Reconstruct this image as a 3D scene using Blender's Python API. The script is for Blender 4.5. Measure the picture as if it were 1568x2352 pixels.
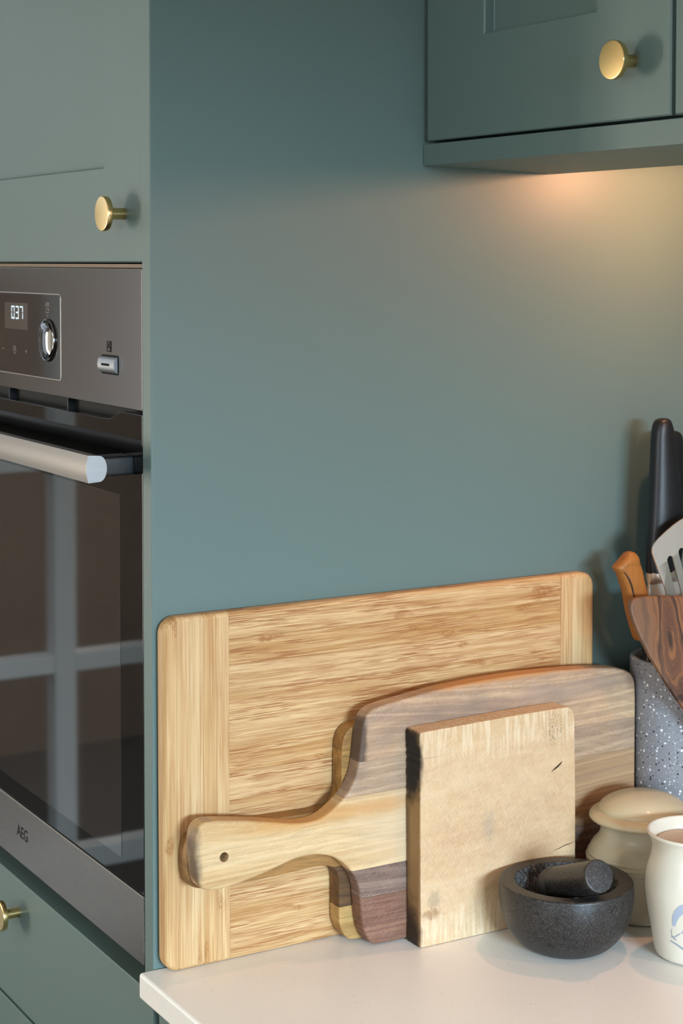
import bpy, bmesh, math, random
from mathutils import Vector, Matrix, noise
for o in list(bpy.data.objects): bpy.data.objects.remove(o)
S=bpy.context.scene; COL=S.collection
R=math.radians
# ------------------------------------------------------------------ camera
CAM=Vector((1.35,-0.6049,0.5946))
pitch=R(2.3); yaw=R(30.2721)
fw=Vector((-math.cos(yaw)*math.cos(pitch),math.sin(yaw)*math.cos(pitch),-math.sin(pitch)))
rt=Vector((math.sin(yaw),math.cos(yaw),0)); up=rt.cross(fw)
cd=bpy.data.cameras.new('camera'); cam=bpy.data.objects.new('camera',cd); COL.objects.link(cam)
m=Matrix((rt,up,-fw)).transposed().to_4x4(); m.translation=CAM; cam.matrix_world=m
cd.sensor_fit='VERTICAL'; cd.sensor_height=36; cd.lens=4081/2352*36
cd.shift_y=-(1176-764)/2352; cd.clip_start=.02
cd.dof.use_dof=True; cd.dof.focus_distance=1.50; cd.dof.aperture_fstop=11
S.camera=cam
# ------------------------------------------------------------------ world, exposure, lights
S.view_settings.view_transform='Standard'; S.view_settings.look='None'
S.view_settings.gamma=1; S.view_settings.use_curve_mapping=False
S.view_settings.exposure=0.0
w=bpy.data.worlds.new('world'); S.world=w; w.use_nodes=True
w.node_tree.nodes['Background'].inputs[0].default_value=(.78,.88,1,1)
w.node_tree.nodes['Background'].inputs[1].default_value=1.6
def area(name,loc,rot,sx,sy,power,color,spread=180):
    l=bpy.data.lights.new(name,'AREA'); l.shape='RECTANGLE'; l.size=sx; l.size_y=sy
    l.energy=power; l.color=color; l.spread=R(spread)
    o=bpy.data.objects.new(name,l); COL.objects.link(o); o.location=loc; o.rotation_euler=rot; return o
# daylight entering through the windows of the room
area('window_daylight',(1.9,-3.12,.55),(R(90),0,0),1.5,1.1,48,(.86,.93,1))
area('sky_daylight',(6.3,0,1.24),(R(90),0,R(90)),3.0,.80,940,(.60,.82,1))
area('window_daylight',(-2.44,-2.45,.10),(R(90),0,R(-90)),.9,1.2,118,(1,.93,.80))
# ------------------------------------------------------------------ helpers
ORG={}
def thing(name,loc,label=None,cat=None,group=None,kind=None):
    o=bpy.data.objects.new(name,None); COL.objects.link(o); o.location=loc; o.empty_display_size=.02
    ORG[o]=Vector(loc); tag(o,label,cat,group,kind); return o
def tag(o,label=None,cat=None,group=None,kind=None):
    if label: o['label']=label
    if cat: o['category']=cat
    if group: o['group']=group
    if kind: o['kind']=kind
    return o
def mk(name,bm,mat,parent=None,smooth=False,base=None,auto=None,label=None):
    """bm is in world coordinates; origin goes to base (or the parent's)"""
    org=Vector(base) if base is not None else (ORG[parent] if parent else Vector((0,0,0)))
    bmesh.ops.translate(bm,verts=bm.verts,vec=-org)
    bmesh.ops.recalc_face_normals(bm,faces=bm.faces)
    me=bpy.data.meshes.new(name); bm.to_mesh(me); bm.free()
    o=bpy.data.objects.new(name,me); COL.objects.link(o)
    if mat: me.materials.append(mat)
    if smooth:
        ang=auto if auto else 35
        me.polygons.foreach_set('use_smooth',[len(p.vertices)<=8 for p in me.polygons])
        me.set_sharp_from_angle(angle=R(ang))
        wn=o.modifiers.new('weighted','WEIGHTED_NORMAL'); wn.keep_sharp=True; wn.weight=100
    ORG[o]=org
    o.location=org-(ORG[parent] if parent else Vector((0,0,0)))
    if parent: o.parent=parent
    if label: o['label']=label
    return o
def bxm(x0,x1,y0,y1,z0,z1,bev=0,seg=2,bm=None):
    b=bmesh.new()
    bmesh.ops.create_cube(b,size=1)
    for v in b.verts:
        v.co=Vector(((x0+x1)/2+v.co.x*(x1-x0),(y0+y1)/2+v.co.y*(y1-y0),(z0+z1)/2+v.co.z*(z1-z0)))
    if bev: bmesh.ops.bevel(b,geom=list(b.edges),offset=bev,segments=seg,profile=.5,affect='EDGES')
    if bm is not None: join(bm,b); return bm
    return b
def join(a,b):
    me=bpy.data.meshes.new('t'); b.to_mesh(me); a.from_mesh(me); bpy.data.meshes.remove(me); b.free(); return a
def box(name,a,mat,parent=None,bev=.0008,**k):
    return mk(name,bxm(*a,bev=bev),mat,parent,smooth=bev>0,**k)
def lathe(prof,c,n=72,axis=None,close=False,jit=None):
    """prof [(r,h)], around axis (default z) at c"""
    bm=bmesh.new(); ax=Vector(axis).normalized() if axis else Vector((0,0,1))
    q=Vector((0,0,1)).rotation_difference(ax)
    rings=[]
    for r,h in prof:
        if r<1e-6: rings.append([bm.verts.new(Vector(c)+q@Vector((0,0,h)))]); continue
        ring=[]
        for i in range(n):
            a=2*math.pi*i/n; p=Vector((r*math.cos(a),r*math.sin(a),h))
            if jit: p=jit(p)
            ring.append(bm.verts.new(Vector(c)+q@p))
        rings.append(ring)
    for A,B in zip(rings,rings[1:]):
        if len(A)==1 and len(B)==1: continue
        for i in range(n):
            j=(i+1)%n
            if len(A)==1: bm.faces.new((A[0],B[i],B[j]))
            elif len(B)==1: bm.faces.new((A[i],A[j],B[0]))
            else: bm.faces.new((A[i],A[j],B[j],B[i]))
    return bm
def smoothprof(p,k=3):
    for _ in range(k):
        q=[p[0]]
        for a,b in zip(p,p[1:]):
            q.append((a[0]*.75+b[0]*.25,a[1]*.75+b[1]*.25)); q.append((a[0]*.25+b[0]*.75,a[1]*.25+b[1]*.75))
        q.append(p[-1]); p=q
    return p
def tube(pts,rad,n=14,flat=1.0,fdir=None):
    """round tube along pts with radius list; flattened by `flat` along fdir"""
    bm=bmesh.new(); rings=[]; P=[Vector(p) for p in pts]
    f=Vector(fdir) if fdir else Vector((1,0,0))
    for i,p in enumerate(P):
        t=(P[min(i+1,len(P)-1)]-P[max(i-1,0)]).normalized()
        a=(f-t*f.dot(t)).normalized(); b=t.cross(a)
        r=rad[i] if isinstance(rad,(list,tuple)) else rad
        rings.append([bm.verts.new(p+a*math.cos(2*math.pi*k/n)*r*flat+b*math.sin(2*math.pi*k/n)*r) for k in range(n)])
    for A,B in zip(rings,rings[1:]):
        for k in range(n):
            j=(k+1)%n; bm.faces.new((A[k],A[j],B[j],B[k]))
    bm.faces.new(rings[0][::-1]); bm.faces.new(rings[-1]); return bm
def chaikin(p,k=2,keep=()):
    for _ in range(k):
        q=[]
        for i in range(len(p)):
            a=p[i]; b=p[(i+1)%len(p)]
            q.append((a[0]*.75+b[0]*.25,a[1]*.75+b[1]*.25)); q.append((a[0]*.25+b[0]*.75,a[1]*.25+b[1]*.75))
        p=q
    return p
def resample(p,step):
    n=len(p); L=[0]
    for i in range(n):
        a=p[i]; b=p[(i+1)%n]; L.append(L[-1]+math.hypot(b[0]-a[0],b[1]-a[1]))
    N=max(8,int(L[-1]/step)); out=[]; j=0
    for k in range(N):
        s=L[-1]*k/N
        while L[j+1]<s: j+=1
        t=(s-L[j])/(L[j+1]-L[j]+1e-12); a=p[j]; b=p[(j+1)%n]
        out.append((a[0]+(b[0]-a[0])*t,a[1]+(b[1]-a[1])*t))
    return out
def area2(p): return sum(p[i][0]*p[(i+1)%len(p)][1]-p[(i+1)%len(p)][0]*p[i][1] for i in range(len(p)))/2
def inset(p,d):
    n=len(p); out=[]
    for i in range(n):
        a=p[i-1]; b=p[i]; c=p[(i+1)%n]
        e1=Vector((b[0]-a[0],b[1]-a[1])).normalized(); e2=Vector((c[0]-b[0],c[1]-b[1])).normalized()
        nn=Vector((-e1.y,e1.x))+Vector((-e2.y,e2.x)); nn.normalize()
        k=max(.5,nn.dot(Vector((-e1.y,e1.x)))); out.append((b[0]+nn.x*d/k,b[1]+nn.y*d/k))
    return out
def rrect(y0,y1,z0,z1,r,n=7):
    if not isinstance(r,(list,tuple)): r=[r]*4
    o=[]
    for (cy,cz,a0,rr) in ((y1-r[0],z0+r[0],-90,r[0]),(y1-r[1],z1-r[1],0,r[1]),(y0+r[2],z1-r[2],90,r[2]),(y0+r[3],z0+r[3],180,r[3])):
        for k in range(n+1):
            a=R(a0+90*k/n); o.append((cy+rr*math.cos(a),cz+rr*math.sin(a)))
    return o
def slab(outline,xf,t,lean,rf=.002,rb=.002,holes=(),seg=4):
    """board standing in the y-z plane: front face at x=xf+lean*z, thickness t, rounded arrises"""
    if area2(outline)<0: outline=outline[::-1]
    bm=bmesh.new(); lay=[]
    for k in range(seg+1):
        a=math.pi/2*k/seg; lay.append((rf*(1-math.sin(a)),rf*(1-math.cos(a))))
    lb=[]
    for k in range(seg+1):
        a=math.pi/2*k/seg; lb.append((rb*(1-math.cos(a)),t-rb*(1-math.sin(a))))
    rings=[]
    for ins,dep in lay+lb:
        pp=inset(outline,ins) if ins>1e-7 else outline
        rings.append([bm.verts.new((xf+lean*q[1]-dep,q[0],q[1])) for q in pp])
    n=len(outline)
    for A,B in zip(rings,rings[1:]):
        for i in range(n):
            j=(i+1)%n; bm.faces.new((A[i],A[j],B[j],B[i]))
    hl=[]
    for (cy,cz,r) in holes:
        f=[];b=[]
        for i in range(20):
            a=-2*math.pi*i/20; y=cy+r*math.cos(a); z=cz+r*math.sin(a)
            f.append(bm.verts.new((xf+lean*z,y,z))); b.append(bm.verts.new((xf+lean*z-t,y,z)))
        for i in range(20):
            j=(i+1)%20; bm.faces.new((f[i],f[j],b[j],b[i]))
        hl.append((f,b))
    for idx,ring in ((0,rings[0]),(1,rings[-1])):
        if not hl: bm.faces.new(ring if idx==0 else ring[::-1])
        else:
            bm.edges.ensure_lookup_table()
            es=[]
            for L in [ring]+[h[idx] for h in hl]:
                for i in range(len(L)):
                    es.append(bm.edges.get((L[i],L[(i+1)%len(L)])))
            bmesh.ops.triangle_fill(bm,use_beauty=True,edges=es)
    bmesh.ops.recalc_face_normals(bm,faces=bm.faces)
    return bm
def cut(bm,co,no):
    g=bm.verts[:]+bm.edges[:]+bm.faces[:]
    r=bmesh.ops.bisect_plane(bm,geom=g,dist=1e-7,plane_co=co,plane_no=no,clear_outer=True)
    es=[e for e in bm.edges if len(e.link_faces)==1]
    if es: bmesh.ops.holes_fill(bm,edges=es,sides=0)
def piece(src,planes):
    b=src.copy()
    for co,no in planes: cut(b,Vector(co),Vector(no))
    return b
# ------------------------------------------------------------------ materials
def mat(name):
    m=bpy.data.materials.new(name); m.use_nodes=True; return m,m.node_tree,m.node_tree.nodes['Principled BSDF']
def lin(h):
    h=h.lstrip('#'); c=[int(h[i:i+2],16)/255 for i in (0,2,4)]
    return tuple([x/12.92 if x<=.04045 else ((x+.055)/1.055)**2.4 for x in c])+(1,)
def plain(name,col,rough=.5,metal=0,spec=.5,bump=0,bscale=300,ior=None,var=0):
    m,nt,p=mat(name); c=lin(col) if isinstance(col,str) else tuple(col)+(1,)
    p.inputs['Base Color'].default_value=c; p.inputs['Roughness'].default_value=rough
    p.inputs['Metallic'].default_value=metal; p.inputs['Specular IOR Level'].default_value=spec
    if ior: p.inputs['IOR'].default_value=ior
    tc=nt.nodes.new('ShaderNodeTexCoord')
    n=nt.nodes.new('ShaderNodeTexNoise'); n.inputs['Scale'].default_value=bscale; n.inputs['Detail'].default_value=3
    nt.links.new(tc.outputs['Object'],n.inputs['Vector'])
    if bump:
        b=nt.nodes.new('ShaderNodeBump'); b.inputs['Strength'].default_value=bump; b.inputs['Distance'].default_value=.0004
        nt.links.new(n.outputs['Fac'],b.inputs['Height']); nt.links.new(b.outputs[0],p.inputs['Normal'])
    if var:
        mx=nt.nodes.new('ShaderNodeMix'); mx.data_type='RGBA'; mx.inputs[6].default_value=tuple(x*(1-var) for x in c[:3])+(1,)
        mx.inputs[7].default_value=tuple(min(1,x*(1+var)) for x in c[:3])+(1,)
        n2=nt.nodes.new('ShaderNodeTexNoise'); n2.inputs['Scale'].default_value=9; n2.inputs['Detail'].default_value=4
        nt.links.new(tc.outputs['Object'],n2.inputs['Vector'])
        nt.links.new(n2.outputs['Fac'],mx.inputs[0]); nt.links.new(mx.outputs[2],p.inputs['Base Color'])
    return m
class NB:
    """tiny node-graph helper"""
    def __init__(s,name):
        s.m,s.nt,s.p=mat(name); s.tc=s.nt.nodes.new('ShaderNodeTexCoord').outputs['Object']
    def N(s,t,**k):
        n=s.nt.nodes.new('ShaderNode'+t)
        for a,b in k.items(): setattr(n,a,b)
        return n
    def L(s,a,b): s.nt.links.new(a,b)
    def mp(s,scale=(1,1,1),loc=(0,0,0),rot=(0,0,0),src=None):
        n=s.N('Mapping'); n.inputs['Scale'].default_value=scale; n.inputs['Location'].default_value=loc; n.inputs['Rotation'].default_value=rot
        s.L(src or s.tc,n.inputs['Vector']); return n.outputs[0]
    def noise(s,vec,scale=1,detail=3,rough=.55,dist=0):
        n=s.N('TexNoise'); n.inputs['Scale'].default_value=scale; n.inputs['Detail'].default_value=detail
        n.inputs['Roughness'].default_value=rough; n.inputs['Distortion'].default_value=dist
        s.L(vec,n.inputs['Vector']); return n.outputs['Fac']
    def ramp(s,fac,stops):
        n=s.N('ValToRGB'); e=n.color_ramp.elements
        while len(e)<len(stops): e.new(.5)
        for i,(p,c) in enumerate(stops):
            e[i].position=p; e[i].color=lin(c) if isinstance(c,str) else (c,c,c,1)
        s.L(fac,n.inputs[0]); return n.outputs[0]
    def mix(s,fac,a,b,mode='MIX'):
        n=s.N('Mix',data_type='RGBA',blend_type=mode)
        for i,v in ((0,fac),(6,a),(7,b)):
            if isinstance(v,(int,float)): n.inputs[i].default_value=v if i==0 else (v,v,v,1)
            elif isinstance(v,str): n.inputs[i].default_value=lin(v)
            elif isinstance(v,tuple): n.inputs[i].default_value=v
            else: s.L(v,n.inputs[i])
        return n.outputs[2]
    def mth(s,op,a,b=0,c=0,clamp=False):
        n=s.N('Math',operation=op,use_clamp=clamp)
        for i,v in enumerate((a,b,c)):
            if isinstance(v,(int,float)): n.inputs[i].default_value=v
            else: s.L(v,n.inputs[i])
        return n.outputs[0]
    def bump(s,h,strength=.3,dist=.0005):
        b=s.N('Bump'); b.inputs['Strength'].default_value=strength; b.inputs['Distance'].default_value=dist
        s.L(h,b.inputs['Height']); s.L(b.outputs[0],s.p.inputs['Normal'])
    def blob(s,c,r,soft=.35,rough=.25,nscale=60):
        """soft noisy ellipse mask, centre c radii r in object space -> 0..1"""
        n=s.noise(s.tc,nscale,3)
        v=s.mp(scale=tuple(1/x for x in r),loc=tuple(-a/b for a,b in zip(c,r)))
        l=s.N('VectorMath',operation='LENGTH'); s.L(v,l.inputs[0])
        d=s.mth('ADD',l.outputs['Value'],s.mth('MULTIPLY',s.mth('SUBTRACT',n,.5),rough*4))
        mr=s.N('MapRange',interpolation_type='SMOOTHSTEP'); s.L(d,mr.inputs[0])
        mr.inputs[1].default_value=1+soft; mr.inputs[2].default_value=1-soft; mr.inputs[3].default_value=0; mr.inputs[4].default_value=1
        return mr.outputs[0]
    def scratches(s,ang,sc=(1500,45,1),th=.72,seed=0,ax='x'):
        v=s.mp(scale=(1,sc[0],sc[1]),rot=(0,0,0),src=s.mp(rot=(ang,0,0),loc=(seed,seed*.3,seed*.7)))
        f=s.noise(v,1,1,.5)
        return s.ramp(f,[(th,0.0),(th+.09,1.0)])
DIM=.86
def dim(h,k=None):
    k=k or DIM; h=h.lstrip('#'); return '#'+''.join('%02x'%int(int(h[i:i+2],16)*k**.4545) for i in (0,2,4))
def wood(name,stops,long=9,cross=160,seed=0,axis='y',streak=.35,warp=.012,rough=.55,scr=0,scrcol='#E0D2BE',extra=None,fib=1.0,bump=.15,big=3.0):
    if scr or 'maple' in name: stops=[(a,dim(b,.98 if 'paddle' in name else .82)) for a,b in stops]
    g=NB(name)
    # sideways wander of the grain lines
    wv=g.noise(g.mp(scale=(10,10,10),loc=(seed,seed,seed)),1,2)
    sh=g.mth('MULTIPLY',g.mth('SUBTRACT',wv,.5),warp*2)
    cx=g.N('CombineXYZ')
    if axis=='y': g.L(sh,cx.inputs[2]); sc=(cross,long,cross)
    else: g.L(sh,cx.inputs[1]); sc=(cross,cross,long)
    ad=g.N('VectorMath',operation='ADD'); g.L(g.tc,ad.inputs[0]); g.L(cx.outputs[0],ad.inputs[1])
    v1=g.mp(scale=tuple(a/big for a in sc),loc=(seed*3.1,seed*1.7,seed*2.3),src=ad.outputs[0])
    f1=g.noise(v1,1,4,.6,.6)
    v2=g.mp(scale=tuple(a*4 for a in sc),loc=(seed,0,seed),src=ad.outputs[0])
    f2=g.noise(v2,1,3,.6)
    col=g.ramp(f1,stops)
    dk=g.ramp(f2,[(.3,1-streak),(.62,1.0)])
    col=g.mix(fib,col,dk,'MULTIPLY')
    if scr:
        for i,(a,sd,th) in enumerate(((.5,1,.60),(-.6,5,.61),(1.2,9,.60),(2.6,13,.62),(.9,17,.62),(-.2,23,.62))):
            col=g.mix(g.mth('MULTIPLY',g.scratches(a,(2600,55),th,sd+seed),scr),col,scrcol)
    if extra: col=extra(g,col)
    g.L(col,g.p.inputs['Base Color'])
    g.p.inputs['Roughness'].default_value=rough; g.p.inputs['Specular IOR Level'].default_value=.35
    g.bump(f2,bump,.0003)
    return g.m
def paint_mat(name,c):
    g=NB(name); n=g.noise(g.mp(scale=(2.2,2.2,2.2)),1,3)
    a=tuple(x*.965 for x in c)+(1,); b=tuple(x*1.035 for x in c)+(1,)
    g.L(g.mix(n,a,b),g.p.inputs['Base Color'])
    g.p.inputs['Roughness'].default_value=.46; g.p.inputs['Specular IOR Level'].default_value=.45
    h=g.noise(g.mp(scale=(420,420,420)),1,2); g.bump(h,.05,.0003); return g.m
PAINT=paint_mat('green_satin_paint',(.114,.170,.158))
DARKGAP=plain('shadow_gap_black','#0d0f0e',.8)
CARC=plain('carcass_board','#22292a',.6)
BRASS=plain('satin_brass',(.78,.56,.25),.26,1,bump=.08,bscale=900)
def steel_mat(name,c,rough=.3,ax='x',an=.15,bm_=.0):
    g=NB(name); sc={'x':(4,1600,1600),'y':(900,8,900),'z':(900,900,8)}[ax]
    n=g.noise(g.mp(scale=sc),1,2)
    g.L(g.mix(n,tuple(x*(1-an) for x in c)+(1,),tuple(x*(1+an*.6) for x in c)+(1,)),g.p.inputs['Base Color'])
    g.p.inputs['Metallic'].default_value=1
    g.L(g.mth('ADD',g.mth('MULTIPLY',n,.03),rough-.015),g.p.inputs['Roughness'])
    return g.m
STEEL=steel_mat('brushed_steel_oven',(.185,.163,.145),.19,'x',.03)
TSTEEL=steel_mat('brushed_steel_trim',(.27,.245,.23),.27,'x',.0)
HSTEEL=steel_mat('handle_steel',(.29,.265,.24),.40,'x',.08)
CAPST=steel_mat('brushed_cap_steel',(.36,.37,.38),.36,'y',.12)
USTEEL=steel_mat('utensil_steel',(.86,.76,.66),.48,'z',.06)
CHROME=plain('polished_chrome',(.15,.155,.165),.08,1)
BLACKPL=plain('black_plastic','#121316',.42,bump=.2,bscale=700)
KHAND=plain('black_knife_handle','#141518',.40,bump=.25,bscale=900)
def glass_black(name,c,rough=.03,ior=1.75,stripe=False):
    g=NB(name); g.p.inputs['IOR'].default_value=ior; g.p.inputs['Roughness'].default_value=rough
    if stripe:
        sx=g.N('SeparateXYZ'); g.L(g.tc,sx.inputs[0])
        f=g.mth('FRACT',g.mth('MULTIPLY',sx.outputs[2],1/.00125))
        s_=g.ramp(f,[(.35,0.0),(.5,1.0)])
        g.L(g.mix(s_,tuple(x*.35 for x in c)+(1,),tuple(x*2.0 for x in c)+(1,)),g.p.inputs['Base Color'])
    else: g.p.inputs['Base Color'].default_value=c+(1,)
    return g.m
OGLASS=glass_black('oven_black_glass',(.003,.003,.003),.025,1.45)
OWIN=glass_black('oven_window_print',(.017,.0135,.0115),.03,1.75,True)
DGLASS=glass_black('display_brown_glass',(.030,.024,.021),.06,1.6)
DSCR=glass_black('display_screen',(.085,.074,.062),.12,1.6)
def emis(name,c,s):
    m,nt,p=mat(name); p.inputs['Base Color'].default_value=(0,0,0,1); p.inputs['Emission Color'].default_value=c+(1,); p.inputs['Emission Strength'].default_value=s; return m
DIGIT=emis('display_digit_light',(.75,.9,1),1.1)
PRINT=plain('grey_print','#8f857c',.5)
PRINTD=plain('dark_print','#141212',.8,spec=.15)
WALLM=plain('wall_paint','#c9c3b8',.8,var=.03)
CEIL=plain('ceiling_paint','#e6e2da',.85,var=.02)
WHITE=plain('white_gloss_paint','#f2f2ee',.35,var=.02)
FLOORM=wood('floor_wood',[(.3,'#3d3733'),(.7,'#4c4540')],4,30,1,'y')
# quartz worktop
g=NB('pale_quartz'); n1=g.noise(g.mp(scale=(260,260,260)),1,2); n2=g.noise(g.mp(scale=(6,6,6)),1,3)
c=g.mix(n2,'#f1ebe2','#f5f0e8')
c=g.mix(g.ramp(n1,[(.69,0.0),(.75,1.0)]),c,'#d3c9bc'); c=g.mix(g.ramp(g.noise(g.mp(scale=(330,330,330),loc=(9,3,1)),1,2),[(.66,0.0),(.72,1.0)]),c,'#e8e3da')
g.L(c,g.p.inputs['Base Color']); g.p.inputs['Roughness'].default_value=.35; QUARTZ=g.m
# granite
g=NB('dark_granite'); a=g.noise(g.mp(scale=(900,900,900)),1,3,.7); b=g.noise(g.mp(scale=(2200,700,1300),rot=(.4,.6,.2)),1,2)
c=g.mix(g.noise(g.mp(scale=(50,50,50)),1,3),'#171616','#232120')
c=g.mix(g.ramp(a,[(.52,0.0),(.72,1.0)]),c,'#57524d'); c=g.mix(g.ramp(b,[(.62,0.0),(.72,1.0)]),c,'#625c57'); c=g.mix(g.ramp(g.noise(g.mp(scale=(300,300,300)),1,2),[(.34,.8),(.44,0.0)]),c,'#0f0f0f')
g.L(c,g.p.inputs['Base Color']); g.p.inputs['Roughness'].default_value=.40; g.bump(a,.15,.0004); GRANITE=g.m
g=NB('rough_granite'); a=g.noise(g.mp(scale=(300,300,300)),1,4,.75)
g.L(g.ramp(a,[(.35,'#101010'),(.5,'#3a3a3b'),(.66,'#7a7a7a')]),g.p.inputs['Base Color']); g.p.inputs['Roughness'].default_value=.7; g.bump(a,.9,.002); GRANITER=g.m
# terrazzo
g=NB('grey_terrazzo')
def vor(scale,loc,th,rnd=1):
    v=g.N('TexVoronoi'); v.inputs['Scale'].default_value=scale; g.L(g.mp(scale=(1,1,1),loc=loc),v.inputs['Vector'])
    sz=g.N('SeparateColor'); g.L(v.outputs['Color'],sz.inputs[0])
    t=g.mth('MULTIPLY',g.mth('POWER',sz.outputs[0],2.0),th)
    return g.mth('LESS_THAN',v.outputs['Distance'],t)
c=g.mix(g.noise(g.mp(scale=(14,14,14)),1,3),'#84868b','#8f9095')
c=g.mix(vor(270,(0,0,0),.36),c,'#e9eaec'); c=g.mix(vor(340,(3,1,2),.36),c,'#25272b'); c=g.mix(vor(600,(1,7,2),.30),c,'#dfe0e3')
g.L(c,g.p.inputs['Base Color']); g.p.inputs['Roughness'].default_value=.45; TERR=g.m
def ceramic(name,c1,c2,rough=.3,speck=.0):
    g=NB(name); n=g.noise(g.mp(scale=(16,16,26)),1,4)
    c=g.mix(n,c1,c2)
    c=g.mix(g.mth('MULTIPLY',g.ramp(g.noise(g.mp(scale=(260,260,260)),1,2),[(.73,0.0),(.76,1.0)]),speck),c,'#6a5a40')
    g.L(c,g.p.inputs['Base Color']); g.p.inputs['Roughness'].default_value=rough
    h=g.noise(g.mp(scale=(6,6,420)),1,2); g.bump(h,.12,.0004)
    g.p.inputs['Coat Weight'].default_value=.25; g.p.inputs['Coat Roughness'].default_value=.15; return g.m
STONEW=ceramic('cream_stoneware','#bdb399','#c8bfa6',.42,1)
STONEL=ceramic('cream_stoneware_lid','#bfae8a','#c9bd9e',.45,1)
WHITEC=ceramic('white_glaze','#d2cab8','#dcd5c5',.3)
WAX=plain('beige_wax_disc','#cbbba6',.5,var=.03)
BLUEP=plain('pale_blue_brush_paint','#9fa9b8',.4,var=.18)
BLUED=plain('grey_blue_brush_paint','#8f97a4',.4,var=.1)
# ------------------------------------------------------------------ room shell
def wallbox(name,a,m=WALLM): return tag(mk(name,bxm(*a),m),kind='structure')
H0,H1=-.90,1.50
wallbox('floor',(-2.4,3.4,-3.1,.72,H0-.1,H0),FLOORM)
wallbox('ceiling',(-2.4,3.4,-3.1,.72,H1,H1+.1),CEIL)
wallbox('wall_back',(-2.4,3.4,.60,.72,H0,H1),PAINT)
def wall_open(name,fixed,axis,lo,hi,ops,t=.12):
    """wall with rectangular openings: axis 'x' = runs along x at y=fixed"""
    bm=bmesh.new(); cur=lo
    def add(a0,a1,z0,z1):
        if a1-a0<1e-4 or z1-z0<1e-4: return
        if axis=='x': bxm(a0,a1,fixed,fixed+t,z0,z1,bm=bm)
        else: bxm(fixed,fixed+t,a0,a1,z0,z1,bm=bm)
    for (a0,a1,z0,z1) in sorted(ops):
        add(cur,a0,H0,H1); add(a0,a1,H0,z0); add(a0,a1,z1,H1); cur=a1
    add(cur,hi,H0,H1)
    return tag(mk(name,bm,WALLM),kind='structure')
wall_open('wall_front',-3.1,'x',-2.4,3.4,[(1.15,2.65,0,1.1)])
wall_open('wall_right',3.28,'y',-3.0,.6,[(-.70,.50,0,.92)])
wall_open('wall_left',-2.32,'y',-3.0,.6,[(-2.90,-2.00,-.5,.7),(-1.75,.05,-.88,1.3)])
def sash(name,axis,fixed,a0,a1,z0,z1,va,hz,w=.05,fr=.06,d=.05):
    t=thing(name,((a0 if axis=='x' else fixed),(fixed if axis=='x' else a0),z0),kind='structure')
    def b(n,p0,p1,q0,q1):
        if axis=='x': mk(n,bxm(p0,p1,fixed,fixed+d,q0,q1,bev=.004),WHITE,t)
        else: mk(n,bxm(fixed,fixed+d,p0,p1,q0,q1,bev=.004),WHITE,t)
    b('stile',a0,a0+fr,z0,z1); b('stile',a1-fr,a1,z0,z1); b('rail',a0+fr,a1-fr,z0,z0+fr); b('rail',a0+fr,a1-fr,z1-fr,z1)
    for v in va: b('glazing_bar',v-w/2,v+w/2,z0+fr,z1-fr)
    e=[a0+fr]+sum([[v-w/2,v+w/2] for v in va],[])+[a1-fr]
    for h,hw in hz:
        for i in range(0,len(e),2): b('glazing_bar',e[i],e[i+1],h-hw/2,h+hw/2)
    return t
sash('door_1','y',-2.26,-1.75,.05,-.88,1.3,[-1.25,-.79,-.33],[(-.700,.05),(-.267,.04),(.17,.04),(.605,.04),(1.0,.04)])
sash('window_1','x',-3.06,1.15,2.65,0,1.1,[1.9],[(.55,.03)],.05)
sash('window_2','y',-2.26,-2.90,-2.00,-.5,.7,[-2.45],[(.10,.03)],.05)
sash('window_3','y',3.3,-.70,.50,0,.92,[-.10],[],.04)
# garden wall outside the glazed door
g=NB('garden_brown_brick'); g.L(g.mix(g.noise(g.mp(scale=(2,2,2)),1,4),'#5e5046','#76675a'),g.p.inputs['Base Color']); g.p.inputs['Roughness'].default_value=.9; GB=g.m
tag(mk('garden_wall',bxm(-4.3,-4.1,-1.9,2.5,-1,.9),GB),'brown garden wall outside the glazed door, seen mirrored in the oven glass','wall')
tag(mk('garden_ground',bxm(-4.1,-2.45,-5,2.5,-1.1,-1.0),plain('paving','#4a4540',.9)),kind='structure')
# ------------------------------------------------------------------ tall oven housing
PT=.0175
hs=thing('oven_housing_cabinet',(-.31,.3,H0),'tall satin green housing unit built around the oven, with a wide plain side panel','cabinet')
mk('side_panel',bxm(-PT,0,0,.598,H0,1.30,bev=.0012,seg=3),PAINT,hs,True)
box('side_panel',(-.6175,-.6,0,.598,H0,1.30),PAINT,hs)
box('back_panel',(-.6,-PT,.58,.598,H0,1.30),CARC,hs)
box('cabinet_top',(-.6,-PT,.022,.58,1.282,1.30),PAINT,hs)
box('oven_shelf',(-.6,-PT-.0002,.03,.58,-.0235,-.0045),PAINT,hs)
box('upper_shelf',(-.6,-PT-.0002,.03,.58,.5925,.6105),CARC,hs)
def shaker(x0,x1,z0,z1,y0,t,rx0,rx1,rz0,rz1,d=.009):
    """door with a recessed field; front at y0 facing -y"""
    bm=bmesh.new(); e=.0012
    V=lambda x,y,z: bm.verts.new((x,y,z))
    def ring(a0,a1,c0,c1,y): return [V(a0,y,c0),V(a1,y,c0),V(a1,y,c1),V(a0,y,c1)]
    rs=[ring(x0,x1,z0,z1,y0+t),ring(x0,x1,z0,z1,y0+e),ring(x0+e,x1-e,z0+e,z1-e,y0),ring(rx0-e,rx1+e,rz0-e,rz1+e,y0),ring(rx0,rx1,rz0,rz1,y0+e),ring(rx0,rx1,rz0,rz1,y0+d-.0008),ring(rx0+.0008,rx1-.0008,rz0+.0008,rz1-.0008,y0+d)]
    bm.faces.new(rs[0][::-1])
    for A,B in zip(rs,rs[1:]):
        for i in range(4): j=(i+1)%4; bm.faces.new((A[i],A[j],B[j],B[i]))
    bm.faces.new(rs[-1]); return bm
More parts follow.
